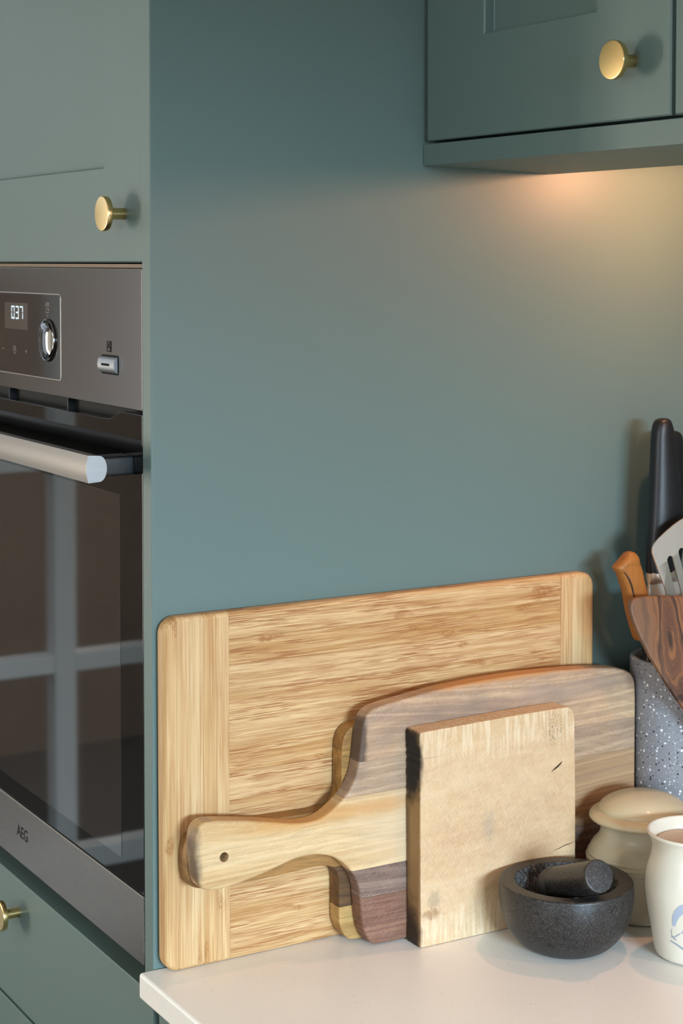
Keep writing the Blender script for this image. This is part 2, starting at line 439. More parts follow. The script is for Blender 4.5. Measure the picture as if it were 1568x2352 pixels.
def knob(parent,x,y,z,label=None):
    pr=[(0,-.001),(.005,-.001),(.005,.0155),(.0053,.0160),(.0138,.0160),(.0146,.0163),(.0149,.0170),(.0149,.0203),(.0146,.0210),(.0140,.0213),(0,.0213)]
    return mk('knob',lathe(pr,(x,y,z),64,axis=(0,-1,0)),BRASS,parent,True,base=(x,y,z),auto=40)
dr=mk('door',shaker(-.5995,-.0178,.5936,1.279,.0012,.02,-.513,-.1012,.6768,1.195),PAINT,hs,True,auto=20)
knob(dr,-.0560,.0012,.6350)
d1=mk('drawer',bxm(-.5995,-.0178,.0012,.0212,-.1550,-.0240,bev=.0012),PAINT,hs,True)
knob(d1,-.3290,.0012,-.0570)
d2=mk('drawer',bxm(-.5995,-.0178,.0012,.0212,-.72,-.1580,bev=.0012),PAINT,hs,True)
knob(d2,-.31,.0012,-.26)
box('drawer_box',(-.59,-.022,.03,.56,-.70,-.03),CARC,hs)
box('plinth',(-.6,-PT,.05,.07,H0,-.74),PAINT,hs)
# ------------------------------------------------------------------ oven
ov=thing('built_in_oven',(-.31,.28,-.0045),'built-in brushed steel oven with black glass door, dial, lit display and bar handle','oven')
OX0,OX1=-.5985,-.0177
box('oven_body',(-.59,-.03,.028,.56,-.0040,.585),CARC,ov,bev=.002)
# control fascia with a cut-out look: steel frame + glass display set 1 mm back
def fascia():
    bm=bmesh.new(); y=0.0
    src=slab(rrect(OX0,OX1,.4690,.5885,.001,2),0,.026,0,.0005,.0005)
    # slab is built in the y-z plane facing +x: turn it to face -y
    for v in src.verts: v.co=Vector((v.co.y,-v.co.x,v.co.z))
    return src
mk('control_panel',fascia(),STEEL,ov,True)
mk('seal_strip',bxm(OX0,OX1,.004,.028,.5890,.5922),plain('brown_seal','#7a5f3a',.4),ov)
DX0,DX1,DZ0,DZ1=-.42,-.2022,.4843,.5636
def facing(outline,yf,t,rf=.0004,rb=.0002,holes=()):
    b=slab(outline,0,t,0,rf,rb,holes,2)
    for v in b.verts: v.co=Vector((v.co.y,yf-v.co.x,v.co.z))
    bmesh.ops.reverse_faces(b,faces=b.faces); return b
mk('display_bezel',facing(rrect(DX0-.0008,DX1+.0008,DZ0-.0008,DZ1+.0008,.004),-.0004,.002),HSTEEL,ov,True)
dg=mk('display_panel',facing(rrect(DX0,DX1,DZ0,DZ1,.003),-.0007,.002),DGLASS,ov,True)
mk('display_screen',facing(rrect(-.352,-.2870,.5280,.5538,.0005,2),-.0009,.001,.0001,.0001),DSCR,dg)
# seven segment digits 0 3 7
SEG={'0':'abcdef','3':'abcdg','7':'abc'}
def digit(ch,x,z,w=.0085,h=.0128,t=.0014):
    bm=bmesh.new(); gp=.0004
    seg={'a':(x+gp,x+w-gp,z+h-t,z+h),'d':(x+gp,x+w-gp,z,z+t),'g':(x+gp*3,x+w-gp,z+h/2-t/2,z+h/2+t/2),
         'b':(x+w-t,x+w,z+h/2+gp,z+h-gp),'c':(x+w-t,x+w,z+gp,z+h/2-gp),'e':(x,x+t,z+gp,z+h/2-gp),'f':(x,x+t,z+h/2+gp,z+h-gp)}
    for s in SEG[ch]: a=seg[s]; bxm(a[0],a[1],-.00105,-.0008,a[2],a[3],bm=bm)
    return bm
for i,ch in enumerate('037'): mk('digit',digit(ch,-.3320+i*.0118,.5380),DIGIT,dg)
def frame2(x0,x1,z0,z1,t,y=-.00085,bm=None):
    bm=bm or bmesh.new()
    for a in ((x0,x1,z0,z0+t),(x0,x1,z1-t,z1),(x0,x0+t,z0+t,z1-t),(x1-t,x1,z0+t,z1-t)): bxm(a[0],a[1],y-.0001,y,a[2],a[3],bm=bm)
    return bm
def text(s,x,z,size,y,m,parent,name,sx=1):
    c=bpy.data.curves.new(name,'FONT'); c.body=s; c.size=size; c.align_x='CENTER'; c.align_y='CENTER'; c.extrude=.0001; c.resolution_u=3
    o=bpy.data.objects.new(name,c); COL.objects.link(o)
    me=bpy.data.meshes.new_from_object(o); bpy.data.objects.remove(o)
    bm=bmesh.new(); bm.from_mesh(me); bpy.data.meshes.remove(me)
    for v in bm.verts: v.co=Vector((x+v.co.x*sx,y-v.co.z,z+v.co.y))
    return mk(name,bm,m,parent)
ic=frame2(-.2379,-.2298,.5462,.5556,.0005); 
mk('temperature_symbol',ic,PRINT,dg); text('°C',-.2338,.5509,.0082,-.00085,PRINT,dg,'temperature_symbol',.8)
mk('dial_mark',bxm(-.2346,-.2338,-.00095,-.0007,.5422,.5446),PRINT,dg)
mk('minus_mark',bxm(-.3590,-.3560,-.00095,-.0007,.5072,.5078),PRINT,dg)
b=bxm(-.2935,-.2900,-.00095,-.0007,.5069,.5075); bxm(-.29205,-.29145,-.00096,-.0007,.5054,.5090,bm=b); mk('plus_mark',b,PRINT,dg)
def ringxz(x,z,r,t,y):
    return lathe([(r-t,0),(r,0),(r,.0002),(r-t,.0002),(r-t,0)],(x,y,z),32,axis=(0,-1,0))
mk('clock_symbol',ringxz(-.3240,.5074,.0040,.0005,-.0008),PRINT,dg)
b=bxm(-.3243,-.3237,-.00095,-.0007,.5074,.5097); bxm(-.3240,-.3222,-.00095,-.0007,.5071,.5077,bm=b); mk('clock_symbol',b,PRINT,dg)
# rotary dial: chrome ring + rounded lens-shaped grip
kx,kz=-.2330,.5203
dl=mk('dial',lathe([(0,-.0002),(.0200,-.0002),(.0205,.0006),(.0203,.0016),(.0194,.0024),(.0184,.0022),(.0178,.0010),(0,.0010)],(kx,-.0007,kz),72,axis=(0,-1,0)),CHROME,ov,True,auto=50)
def dialgrip():
    bm=bmesh.new(); n=56; rg=[]
    for q in range(11):
        r=.0174*(1-q/10.0001); ring=[]
        for i in range(n):
            a=2*math.pi*i/n; dx=r*math.cos(a); dz=r*math.sin(a)
            y=-.0016-.0046*(1-(dx/.0176)**2)*max(0,1-(dz/.0178)**4)
            ring.append(bm.verts.new((kx+dx,y-.0004,kz+dz)))
        rg.append(ring)
    rg.insert(0,[bm.verts.new((v.co.x,-.0012,v.co.z)) for v in rg[0]])
    for A,B in zip(rg,rg[1:]):
        for i in range(n): j=(i+1)%n; bm.faces.new((A[i],A[j],B[j],B[i]))
    return bm
mk('dial_grip',dialgrip(),CHROME,dl,True,auto=60)
# push button with slot
mk('button_recess',facing(rrect(-.1048,-.0668,.4960,.5132,.0012,2),-.0002,.001),PRINTD,ov)
bt=bmesh.new(); rings=[]
for k in range(13):
    a=math.pi*k/12; z=.5046-.0072*math.cos(a); y=-.0003-.0038*math.sin(a)
    rings.append([bt.verts.new((-.1050,y,z)),bt.verts.new((-.0685,y,z))])
for A,B in zip(rings,rings[1:]): bt.faces.new((A[0],A[1],B[1],B[0]))
bt.faces.new([r[0] for r in rings]); bt.faces.new([r[1] for r in rings][::-1])
pb=mk('push_button',bt,CAPST,ov,True,auto=40)
mk('button_slot',bxm(-.0955,-.0785,-.0044,-.0037,.5038,.5058),PRINTD,pb)
b=bxm(-.0925,-.0830,-.0003,.0002,.5158,.5252); s_=mk('lamp_symbol',b,PRINTD,ov)
b=bmesh.new()
for (x0,x1,z0,z1) in ((-.0905,-.0850,.5170,.5176),(-.0895,-.0860,.5184,.5190)): bxm(x0,x1,-.00045,-.0002,z0,z1,bm=b)
for i in range(10):
    a=math.pi*(-.15+1.3*i/9); bxm(-.0878+.0024*math.cos(a)-.0003,-.0878+.0024*math.cos(a)+.0003,-.00045,-.0002,.5217+.0028*math.sin(a)-.0003,.5217+.0028*math.sin(a)+.0003,bm=b)
mk('lamp_symbol',b,PRINT,s_)
# vent slot behind the fascia's lower edge, door glass with notch, window print
mk('vent_grille',bxm(OX0,OX1,.014,.028,.4400,.4680),DARKGAP,ov)
for x in (-.50,-.36,-.2020): mk('vent_rib',bxm(x,x+.0016,.006,.0142,.4560,.4680),BLACKPL,ov)
do=[(OX0,.0565),(OX1,.0565),(OX1,.4655),(-.0600,.4655)]
for k in range(9):
    t=k/8; s=t*t*(3-2*t); do.append((-.0600-.034*t,.4655-.0085*s))
do+=[(-.52,.4570),(OX0,.4655)]
gd=mk('oven_door',facing(do,0,.022,.0008,.0005),OGLASS,ov,True,auto=25)
mk('door_window',facing(rrect(-.54,-.0658,.0757,.3932,.0008,2),-.0002,.001,.0001,.0001),OWIN,gd)
ds=mk('trim_panel',facing(rrect(OX0,OX1,-.0036,.0553,.0006,2),-.0006,.022,.0006,.0005),TSTEEL,gd,True)
text('AEG',-.3125,.0272,.0165,-.0007,PRINTD,ds,'lettering',1.0)
mk('trim_edge',bxm(OX0,OX1,-.0010,.002,.0548,.0562),HSTEEL,gd)
# bar handle: slightly bowed front, rounded back, separate cap
def bar(x0,x1):
    bm=bmesh.new(); pts=[]
    for k in range(9):
        t=k/8; z=.4100+.0232*t; pts.append((-.0450-.0018*math.sin(math.pi*t),z))
    for k in range(1,12):
        a=math.pi*k/12; pts.append((-.0370+.0085*math.sin(a)**.8,.4216+.0112*math.cos(a)))
    A=[bm.verts.new((x0,p[0],p[1])) for p in pts]; B=[bm.verts.new((x1,p[0],p[1])) for p in pts]
    for i in range(len(pts)):
        j=(i+1)%len(pts); bm.faces.new((A[i],A[j],B[j],B[i]))
    bm.faces.new(A[::-1]); bm.faces.new(B); return bm
hd=mk('handle_bar',bar(-.575,-.0275),HSTEEL,gd,True,auto=30)
mk('end_cap',bar(-.0275,-.0262),CAPST,hd,True,auto=30)
mk('handle_bracket',bxm(-.060,-.034,-.034,.001,.4135,.4300,bev=.003),BLACKPL,hd,True)
mk('handle_bracket',bxm(-.570,-.544,-.034,.001,.4135,.4300,bev=.003),BLACKPL,hd,True)
# ------------------------------------------------------------------ base cabinet and worktop
bc=thing('base_cabinet',(1.2,.3,H0),'green base cabinet under the pale worktop, its door edge just showing','cabinet')
box('carcass',(.004,2.4,.024,.598,-.80,-.0225),CARC,bc)
x=.0078
for i in range(4):
    x1=x+.592; dd=mk('door',shaker(x,x1,-.74,-.0250,.0012,.02,x+.09,x1-.09,-.65,-.115),PAINT,bc,True,auto=20); knob(dd,x1-.04,.0012,-.07); x=x1+.003
box('plinth',(.004,2.4,.06,.08,H0,-.76),PAINT,bc)
wt=mk('worktop',bxm(.0003,2.4,-.0136,.598,-.0220,0,bev=.0028,seg=4),QUARTZ,None,True)
tag(wt,'pale speckled quartz worktop with a softly rounded front edge','worktop')
# ------------------------------------------------------------------ wall cabinet
wc=thing('wall_cabinet',(1.2,.43,.7),'green shaker wall cabinet with brass knobs above the worktop','cabinet')
box('carcass',(.0015,2.4,.2895,.598,.7005,1.30),CARC,wc)
w1=mk('door',shaker(.0066,.3356,.7022,1.28,.268,.02,.0959,.2472,.7895,1.20,.0105),PAINT,wc,True,auto=20)
knob(w1,.2925,.268,.7460)
x=.3402
for i in range(3):
    x1=x+.60; dd=mk('door',shaker(x,x1,.7022,1.28,.268,.02,x+.0893,x1-.0893,.7895,1.20,.0105),PAINT,wc,True,auto=20); knob(dd,x1-.045,.268,.7460); x=x1+.0046
b=bxm(.0006,2.4,.2680,.4130,.6804,.6997,bev=.0008)
for v in b.verts: v.co.z-=.0040*(v.co.y-.268)/.145
mk('light_rail',b,PAINT,wc,True)
# under-cabinet spot fittings
def puck(px,i):
    lb=['small round warm spotlight under the wall cabinet, nearest the tall side panel','small round warm spotlight under the wall cabinet, second from the tall side panel','small round warm spotlight under the wall cabinet, third from the tall side panel','small round warm spotlight under the wall cabinet, farthest from the side panel'][i]
    t=thing('under_cabinet_spotlight',(px,.52,.7005),lb,'light','lights under the wall cabinet')
    mk('housing',lathe([(0,0),(.034,0),(.034,-.008),(.031,-.010),(.029,-.010),(.029,-.006),(0,-.006)],(px,.52,.7000),40),CAPST,t,True,base=(px,.52,.7))
    mk('diffuser',lathe([(0,-.0062),(.0288,-.0062)],(px,.52,.7000),40),emis('warm_lamp_disc',(1,.70,.40),3.0),t,base=(px,.52,.7))
    l=bpy.data.lights.new('spot_lamp','POINT'); l.shadow_soft_size=.012; l.energy=PUCKW; l.color=(1,.47,.25)
    o=bpy.data.objects.new('spot_lamp',l); COL.objects.link(o); o.parent=t; o.location=(0,0,-.0140)
PUCKW=3.3
for i,px in enumerate((.135,.70,1.30,1.90)): puck(px,i)
# ------------------------------------------------------------------ bamboo board (lamella strips)
def bam(name,seed,axis,light,dark):
    light=dim(light,.86); dark=dim(dark,.80)
    g=NB(name)
    def sc(long,cross): return (cross,long,cross) if axis=='y' else (cross,cross,long)
    wob=g.mth('MULTIPLY',g.mth('SUBTRACT',g.noise(g.mp(scale=(14,14,14)),1,2),.5),.0012)
    cx=g.N('CombineXYZ'); g.L(wob,cx.inputs[2 if axis=='y' else 1]); ad=g.N('VectorMath',operation='ADD'); g.L(g.tc,ad.inputs[0]); g.L(cx.outputs[0],ad.inputs[1]); V=ad.outputs[0]
    f0=g.noise(g.mp(scale=sc(6,120),loc=(seed,seed*.7,seed*1.3),src=V),1,2)
    f1=g.noise(g.mp(scale=sc(9,520),loc=(seed*1.9,seed*.3,seed*.9),src=V),1,3,.6)
    col=g.mix(g.ramp(f0,[(.35,0.0),(.65,1.0)]),light,dark)
    col=g.mix(g.mth('MULTIPLY',g.ramp(f1,[(.36,1.0),(.5,0.0)]),.6),col,'#d9bd92')
    # fine brown fibre dashes, gathered in bands
    fd=g.noise(g.mp(scale=sc(34 if axis=='y' else 9,1250),loc=(seed,2,seed*2.2),src=V),1,2,.5)
    fb=g.noise(g.mp(scale=sc(11,90),loc=(seed*2.9,1,seed),src=V),1,2)
    m=g.mth('MULTIPLY',g.ramp(fd,[(.49,0.0),(.55,1.0)]),g.ramp(fb,[(.38,.25),(.60,1.0)]))
    col=g.mix(g.mth('MULTIPLY',m,.80 if axis=='y' else .6),col,'#935c33' if axis=='y' else '#a87440')
    # nodes: short dark crosswise marks
    nd=g.noise(g.mp(scale=sc(26,75),loc=(seed*1.3,seed*.7,seed*2.1)),1,0)
    k=g.mth('MULTIPLY',g.ramp(nd,[(.73,0.0),(.79,1.0)]),g.ramp(g.noise(g.mp(scale=sc(300,700)),1,2),[(.35,.2),(.6,1.0)]))
    col=g.mix(g.mth('MULTIPLY',k,.7),col,'#94602f')
    col=g.mix(1.0,col,(1,.955,.87,1),'MULTIPLY')
    g.L(col,g.p.inputs['Base Color']); g.p.inputs['Roughness'].default_value=.5; g.p.inputs['Specular IOR Level'].default_value=.35
    g.bump(fd,.08,.0002); return g.m
BL,BT,BLEAN=.4505,.0150,-.004
bo=thing('bamboo_cutting_board',(.009,.229,0),'large pale bamboo cutting board with rounded corners, standing behind the other boards','cutting board')
src=slab(rrect(.0035,.4538,.0003,.2985,[.010,.013,.014,.013],8),.0165,BT,BLEAN,.0042,.004)
G=.00007
fr_=[.0003]+[.2985*i/13 for i in range(1,13)]+[.2985]
pal=[('#dcb98a','#c79a66'),('#d8b382','#c0915c'),('#dfbe92','#cba06e'),('#d4ad7a','#bf9059')]
random.seed(4)
for i in range(13):
    m_=bam('bamboo_centre_%d'%i,i*7.7+1,'y',*pal[i%4])
    pl=[((0,.0640+G,0),(0,-1,0)),((0,.4135-G,0),(0,1,0))]
    if i>0: pl.append(((0,0,.2985*i/13+G),(0,0,-1)))
    if i<12: pl.append(((0,0,.2985*(i+1)/13-G),(0,0,1)))
    mk('bamboo_strip',piece(src,pl),m_,bo,True,auto=30)
endm=[bam('bamboo_end_%d'%i,i*5.1+60,'z',*[('#e0c092','#cfa676'),('#dab585','#c99d69'),('#e3c69c','#d3ad7d')][i]) for i in range(3)]
def ends(y0,y1,n,lo,hi):
    for i in range(n):
        a=y0+(y1-y0)*i/n; b_=y0+(y1-y0)*(i+1)/n; pl=[]
        if not(lo and i==0): pl.append(((0,a+G,0),(0,-1,0)))
        if not(hi and i==n-1): pl.append(((0,b_-G,0),(0,1,0)))
        mk('end_strip',piece(src,pl),endm[(i*2+(1 if lo else 0))%3],bo,True,auto=30)
ends(.0035,.0640,5,True,False); ends(.4135,.4538,3,False,True)
src.free()
# ------------------------------------------------------------------ rear paddle board (mostly hidden)
LN=-.006
hb=thing('paddle_cutting_board',(.026,.27,0),'dark-edged wooden paddle board squeezed between the bamboo board and the worn paddle board','cutting board')
HO=[(.1750,.0004),(.4350,.0004),(.4450,.010),(.4450,.180),(.4350,.192),(.1800,.1925),(.1700,.1880),(.1655,.1810),(.1640,.1720),(.1636,.142),(.1625,.130),(.1560,.1215),(.1450,.1203),(.0716,.1224),(.0250,.1215),(.0155,.1130),(.0150,.0850),(.0205,.0740),(.0566,.0720),(.1047,.0722),(.1500,.0742),(.1605,.0640),(.1609,.0500),(.1606,.0220),(.1621,.0150),(.1660,.0075)]
src=slab(resample(chaikin(HO,2),.0035),.0345,.0165,LN,.0012,.0012,holes=((.0412,.1033,.0041),))
hm=[wood('acacia_a',[(.3,'#5f4326'),(.5,'#8a6536'),(.7,'#b98a4c')],14,150,3,'y',.35,.006),
    wood('acacia_b',[(.3,'#3e2c1f'),(.5,'#6b4b2b'),(.7,'#a9783a')],14,150,5,'y',.35,.006),
    wood('acacia_c',[(.3,'#8f6b3c'),(.5,'#b08a52'),(.7,'#c6a468')],14,150,8,'y',.25,.006),
    wood('acacia_d',[(.3,'#70502d'),(.5,'#936a3a'),(.7,'#ad7f47')],14,150,11,'y',.3,.006)]
zc=[0,.0235,.0335,.0700,.1250,.1700,.20]
for i,mi in enumerate((2,2,1,3,0,3)):
    pl=[]
    if i>0: pl.append(((0,0,zc[i]+G),(0,0,-1)))
    if i<5: pl.append(((0,0,zc[i+1]-G),(0,0,1)))
    mk('stave',piece(src,pl),hm[mi],hb,True,auto=30)
src.free()
# ------------------------------------------------------------------ front paddle board
pbd=thing('paddle_cutting_board',(.045,.27,0),'worn wooden paddle board with a hanging hole, of tan, grey and purple-brown staves','cutting board')
PO=[(0.0143,0.1158),(0.0145,0.1229),(0.0165,0.1297),(0.0217,0.1345),(0.0297,0.1352),(0.0625,0.1300),(0.0859,0.1251),(0.1062,0.1204),(0.1217,0.1190),(0.1358,0.1207),(0.1479,0.1280),(0.1588,0.1362),(0.1658,0.1459),(0.1703,0.1562),(0.1722,0.1712),(0.1742,0.1862),(0.1761,0.1984),(0.1814,0.2057),(0.1916,0.2093),(0.2175,0.2123),(0.24,0.2151),(0.2744,0.2179),(0.3216,0.2194),(0.3701,0.2188),(0.4202,0.2162),(0.4508,0.2131),(0.4665,0.2088),(0.4743,0.2021),(0.4766,0.1931),(0.4760,0.1287),(0.4750,0.012),(0.470,0.0006),(0.1893,0.0006),(0.1820,0.0035),(0.1777,0.0104),(0.1744,0.0202),(0.1732,0.0291),(0.1725,0.0379),(0.172,0.0467),(0.1708,0.0556),(0.1669,0.0645),(0.1615,0.0723),(0.1547,0.0791),(0.1474,0.0845),(0.1352,0.0892),(0.1231,0.0909),(0.1092,0.0903),(0.0957,0.0871),(0.0787,0.0826),(0.0619,0.0796),(0.0453,0.0772),(0.0307,0.0765),(0.021,0.0790),(0.0171,0.086),(0.0156,0.0979)]
src=slab(resample(chaikin(PO,2),.0035),.0520,.0168,-.008,.0026,.0016,holes=((.0412,.1033,.0041),))
def curves(g,col,amt,c1,c2,seed=0):
    # flowing dark figure lines
    n=g.noise(g.mp(scale=(6,3.2,9),loc=(seed,seed,seed)),1,1,.4,.3)
    sx=g.N('SeparateXYZ'); g.L(g.tc,sx.inputs[0])
    w_=g.mth('ADD',g.mth('MULTIPLY',n,3.6),g.mth('MULTIPLY',sx.outputs[2],75))
    t=g.N('TexNoise',noise_dimensions='1D'); t.inputs['Scale'].default_value=2.2; t.inputs['Detail'].default_value=5; t.inputs['Roughness'].default_value=.65; g.L(w_,t.inputs['W'])
    return g.mix(g.mth('MULTIPLY',g.ramp(t.outputs['Fac'],[(.40,1.0),(.56,0.0)]),amt),g.mix(g.mth('MULTIPLY',g.ramp(t.outputs['Fac'],[(.54,0.0),(.70,1.0)]),amt),col,c2),c1)
def st_top(g,col):
    col=curves(g,col,.40,'#927562','#d0b08e',3)
    k=g.blob((.007,.015,.186),(.05,.085,.018),.7,.6,22); col=g.mix(g.mth('MULTIPLY',k,.55),col,'#74665e')
    k=g.blob((.007,.14,.200),(.05,.08,.008),.6,.5,25); col=g.mix(g.mth('MULTIPLY',k,.45),col,'#8b7b72')
    k=g.blob((0,-.097,.19),(.03,.006,.05),.4,.3,40); col=g.mix(g.mth('MULTIPLY',k,.85),col,'#3f302a')
    k=g.blob((-.004,.03,.2215),(.014,.17,.0065),.5,.2,30); return g.mix(g.mth('MULTIPLY',k,.75),col,'#bf7f3c')
def st_grey(g,col):
    col=curves(g,col,.4,'#86705c','#c4a687',7)
    k=g.blob((-.006,-.100,.15),(.012,.012,.02),.5,.3,40); return g.mix(g.mth('MULTIPLY',k,.5),col,'#6b564b')
def st_mid(g,col):
    col=curves(g,col,.30,'#ac8453','#dcc49a',11)
    k=g.blob((.007,-.03,.10),(.05,.07,.045),.7,.3,18); col=g.mix(g.mth('MULTIPLY',k,.5),col,'#cbb498')
    k=g.blob((.007,.19,.10),(.05,.085,.08),.35,.12,18); col=g.mix(g.mth('MULTIPLY',k,.6),col,'#927459'); col=g.mix(g.mth('MULTIPLY',k,.8),col,curves(g,col,.6,'#7d6350','#bb9a7b',31))
    k=g.blob((-.007,-.12,.123),(.02,.11,.007),.6,.2,25); col=g.mix(g.mth('MULTIPLY',k,.5),col,'#c48432')
    k=g.blob((0,-.256,.10),(.012,.006,.03),.6,.3,60); return g.mix(g.mth('MULTIPLY',k,.85),col,'#4b382f')
pm=[wood('paddle_red_brown',[(.28,'#65402f'),(.5,'#8a5f4b'),(.72,'#a1755c')],9,150,21,'y',.35,.006,scr=.22,scrcol='#b39d8e',extra=lambda g,c: curves(g,c,.4,'#5f3f32','#a97a5c',19)),
    wood('paddle_purple_brown',[(.3,'#62493f'),(.5,'#7d6254'),(.72,'#937a69')],10,140,25,'y',.3,.008,scr=.28,scrcol='#b3a69d',extra=lambda g,c: curves(g,c,.4,'#5b443c','#8f7466',23)),
    wood('paddle_tan',[(.28,'#b08b5a'),(.45,'#c9a370'),(.62,'#d6b688'),(.8,'#b99463')],7,90,31,'y',.22,.012,scr=.14,scrcol='#e6d8be',extra=st_mid),
    wood('paddle_grey_brown',[(.28,'#957961'),(.5,'#b39477'),(.72,'#c8a988')],9,120,37,'y',.3,.015,scr=.2,scrcol='#cbbeb0',extra=st_grey),
    wood('paddle_top_grey',[(.28,'#947a64'),(.45,'#b89472'),(.6,'#cba780'),(.8,'#9c7f65')],7,80,43,'y',.28,.02,scr=.24,scrcol='#cfc5ba',extra=st_top)]
zc=[0,.0445,.0700,.1345,.1636,.23]
for i in range(5):
    pl=[]
    if i>0: pl.append(((0,0,zc[i]+G),(0,0,-1)))
    if i<4: pl.append(((0,0,zc[i+1]-G),(0,0,1)))
    mk('stave',piece(src,pl),pm[i],pbd,True,auto=30)
src.free()
# ------------------------------------------------------------------ small square chopping block
LN=-.012
sb=thing('square_chopping_board',(.064,.30,0),'small thick pale square board with a scorched left edge, in front of the paddle board','cutting board')
SO=[(.2180,.0008),(.2190,.0004)]+[(.2190+.1640*k/10,.0004) for k in range(1,10)]+[(.3850,.0006),(.3858,.004),(.3862,.1073),(.3855,.178),(.3835,.1868),(.3785,.1902),(.3500,.1903),(.31,.1899),(.26,.1889),(.2215,.1882),(.2180,.1868),(.2176,.1830),(.2180,.1329),(.2183,.08),(.2184,.03)]
SO=resample(SO,.0022)
def jit(p,i):
    n=noise.noise(Vector((p[0]*220,p[1]*220,3)))*.00035
    if p[0]<.219 and .13<p[1]<.175: n-=abs(noise.noise(Vector((p[0]*90,p[1]*170,8))))*.0022; return (p[0]-n*0.9,p[1])
    return (p[0]+n,max(.0002,p[1]+n*.5))
SO=[jit(p,i) for i,p in enumerate(SO)]
def block(g,col):
    z0=0
    for (c,r,st,cl) in (((.007,.0,.185),(.05,.09,.010),.30,'#b98f58'),((.011,.063,.172),(.02,.012,.013),.22,'#a8865a'),((.011,-.068,.040),(.02,.006,.008),.5,'#8d7a63'),((.011,-.01,.095),(.02,.006,.012),.38,'#9a8c7c'),((.011,-.071,.028),(.02,.010,.004),.6,'#8a5a33')):
        k=g.blob(c,r,.6,.5,260); col=g.mix(g.mth('MULTIPLY',k,st),col,cl)
    k=g.mth('MULTIPLY',g.blob((.011,.063,.172),(.02,.011,.013),.6,.4,120),g.ramp(g.noise(g.mp(scale=(620,620,620)),1,1),[(.56,0.0),(.62,1.0)])); col=g.mix(g.mth('MULTIPLY',k,.8),col,'#6b5f4c')
    # end-grain streaks along the top and the bottom edge
    for zc_,h in ((.180,.02),(.012,.016)):
        k=g.blob((.01,.0,zc_),(.05,.12,h),.6,.3,60)
        s=g.noise(g.mp(scale=(300,330,25)),1,2); k=g.mth('MULTIPLY',k,g.ramp(s,[(.45,0.0),(.6,1.0)]))
        col=g.mix(g.mth('MULTIPLY',k,.45),col,'#e6d4b4')
    # tan aged side, scorch marks on it
    k=g.blob((-.003,-.0872,.09),(.0205,.0075,.30),.12,.03,60); col=g.mix(k,col,'#8f6f47')
    k=g.blob((-.006,-.0875,.160),(.0235,.0105,.040),.20,.10,120); col=g.mix(k,col,'#0e0c0b')
    k=g.blob((-.008,-.0870,-.002),(.023,.0100,.046),.3,.14,90); col=g.mix(g.mth('MULTIPLY',k,.93),col,'#1b1512')
    k=g.blob((-.012,-.0865,.10),(.007,.0065,.060),.6,.3,90); col=g.mix(g.mth('MULTIPLY',k,.7),col,'#3c2c1d')
    # hairline cracks
    v=g.mp(scale=(30,14,420),rot=(.12,0,0)); k=g.ramp(g.noise(v,1,2,.5,.2),[(.74,0.0),(.76,1.0)])
    return g.mix(g.mth('MULTIPLY',k,.35),col,'#5c4227')
BLK=wood('worn_maple',[(.25,'#cfa47a'),(.5,'#dcb78c'),(.75,'#e3c4a0')],16,60,51,'y',.10,.01,scr=.30,scrcol='#e7d5b5',extra=block,bump=.1)
mk('board_body',slab(SO,.0760,.0225,LN,.0007,.0012,seg=3),BLK,sb,True,auto=35)
# dark splits and nicks in the face as flat strips, the crack shadow put into their colour
def nick(pts,w,name='split'):
    bm=bmesh.new(); L=[];Rr=[]
    for i,(y,z) in enumerate(pts):
        ww=w*math.sin(math.pi*(i+.3)/(len(pts)-.4)); x=.0760+LN*z+.00015
        L.append(bm.verts.new((x,y,z-ww))); Rr.append(bm.verts.new((x,y,z+ww)))
    for i in range(len(pts)-1): bm.faces.new((L[i],L[i+1],Rr[i+1],Rr[i]))
    return bm
DK=plain('crack_shadow_wood','#3a2717',.8)
mk('split',nick([(.3590,.1340),(.3630,.1362),(.3665,.1380),(.3700,.1405),(.3712,.1420)],.0011),DK,sb)
mk('split',nick([(.3600,.0616),(.3680,.0628),(.3740,.0645),(.3800,.0650),(.3858,.0662)],.0004),DK,sb)
# ------------------------------------------------------------------ mortar and pestle
MC=(.1335,.3310)
mo=thing('granite_mortar',(MC[0],MC[1],0),'squat dark speckled granite mortar bowl with a thick rim','mortar')
op=smoothprof([(0,.0004),(.030,.0004),(.0345,.0012),(.0430,.0070),(.0530,.0200),(.0575,.0360),(.0585,.0480),(.0580,.0565)],3)+[(.0576,.0578),(.0568,.0584),(.0560,.0586),(.0470,.0586),(.0450,.0582)]
mk('bowl',lathe(op,(MC[0],MC[1],0),96),GRANITE,mo,True,auto=50)
ip=smoothprof([(.0450,.0582),(.0438,.0560),(.0425,.0450),(.0370,.0290),(.0250,.0185),(.0100,.0160),(0,.0158)],3)
mk('grinding_hollow',lathe(ip,(MC[0],MC[1],0),96,jit=lambda p:p+Vector((noise.noise(p*300),noise.noise(p*300+Vector((5,5,5))),noise.noise(p*260)))*.0006),GRANITER,mo,True,auto=80)
PE=Vector((.1900,.3222,.0799)); PB=Vector((.1080,.3305,.0440)); pd=(PE-PB).normalized()
pe=thing('granite_pestle',tuple(PB),'dark granite pestle leaning in the mortar with its round end up','pestle')
Lp=(PE-PB).length
mk('shaft',lathe(smoothprof([(.0155,.022),(.0152,.03),(.0143,Lp*.6),(.0139,Lp-.004)],2)+[(.0138,Lp-.0016),(.0132,Lp-.0003),(.0124,Lp),(0,Lp)],tuple(PB),56,axis=pd),GRANITE,pe,True,auto=40)
mk('grinding_head',lathe(smoothprof([(0,-.004),(.009,-.0025),(.0145,.004),(.0162,.013),(.0155,.022)],3),tuple(PB),56,axis=pd),plain('pestle_grey_granite','#3a3836',.6,bump=.5,bscale=600,var=.2),pe,True,auto=60)
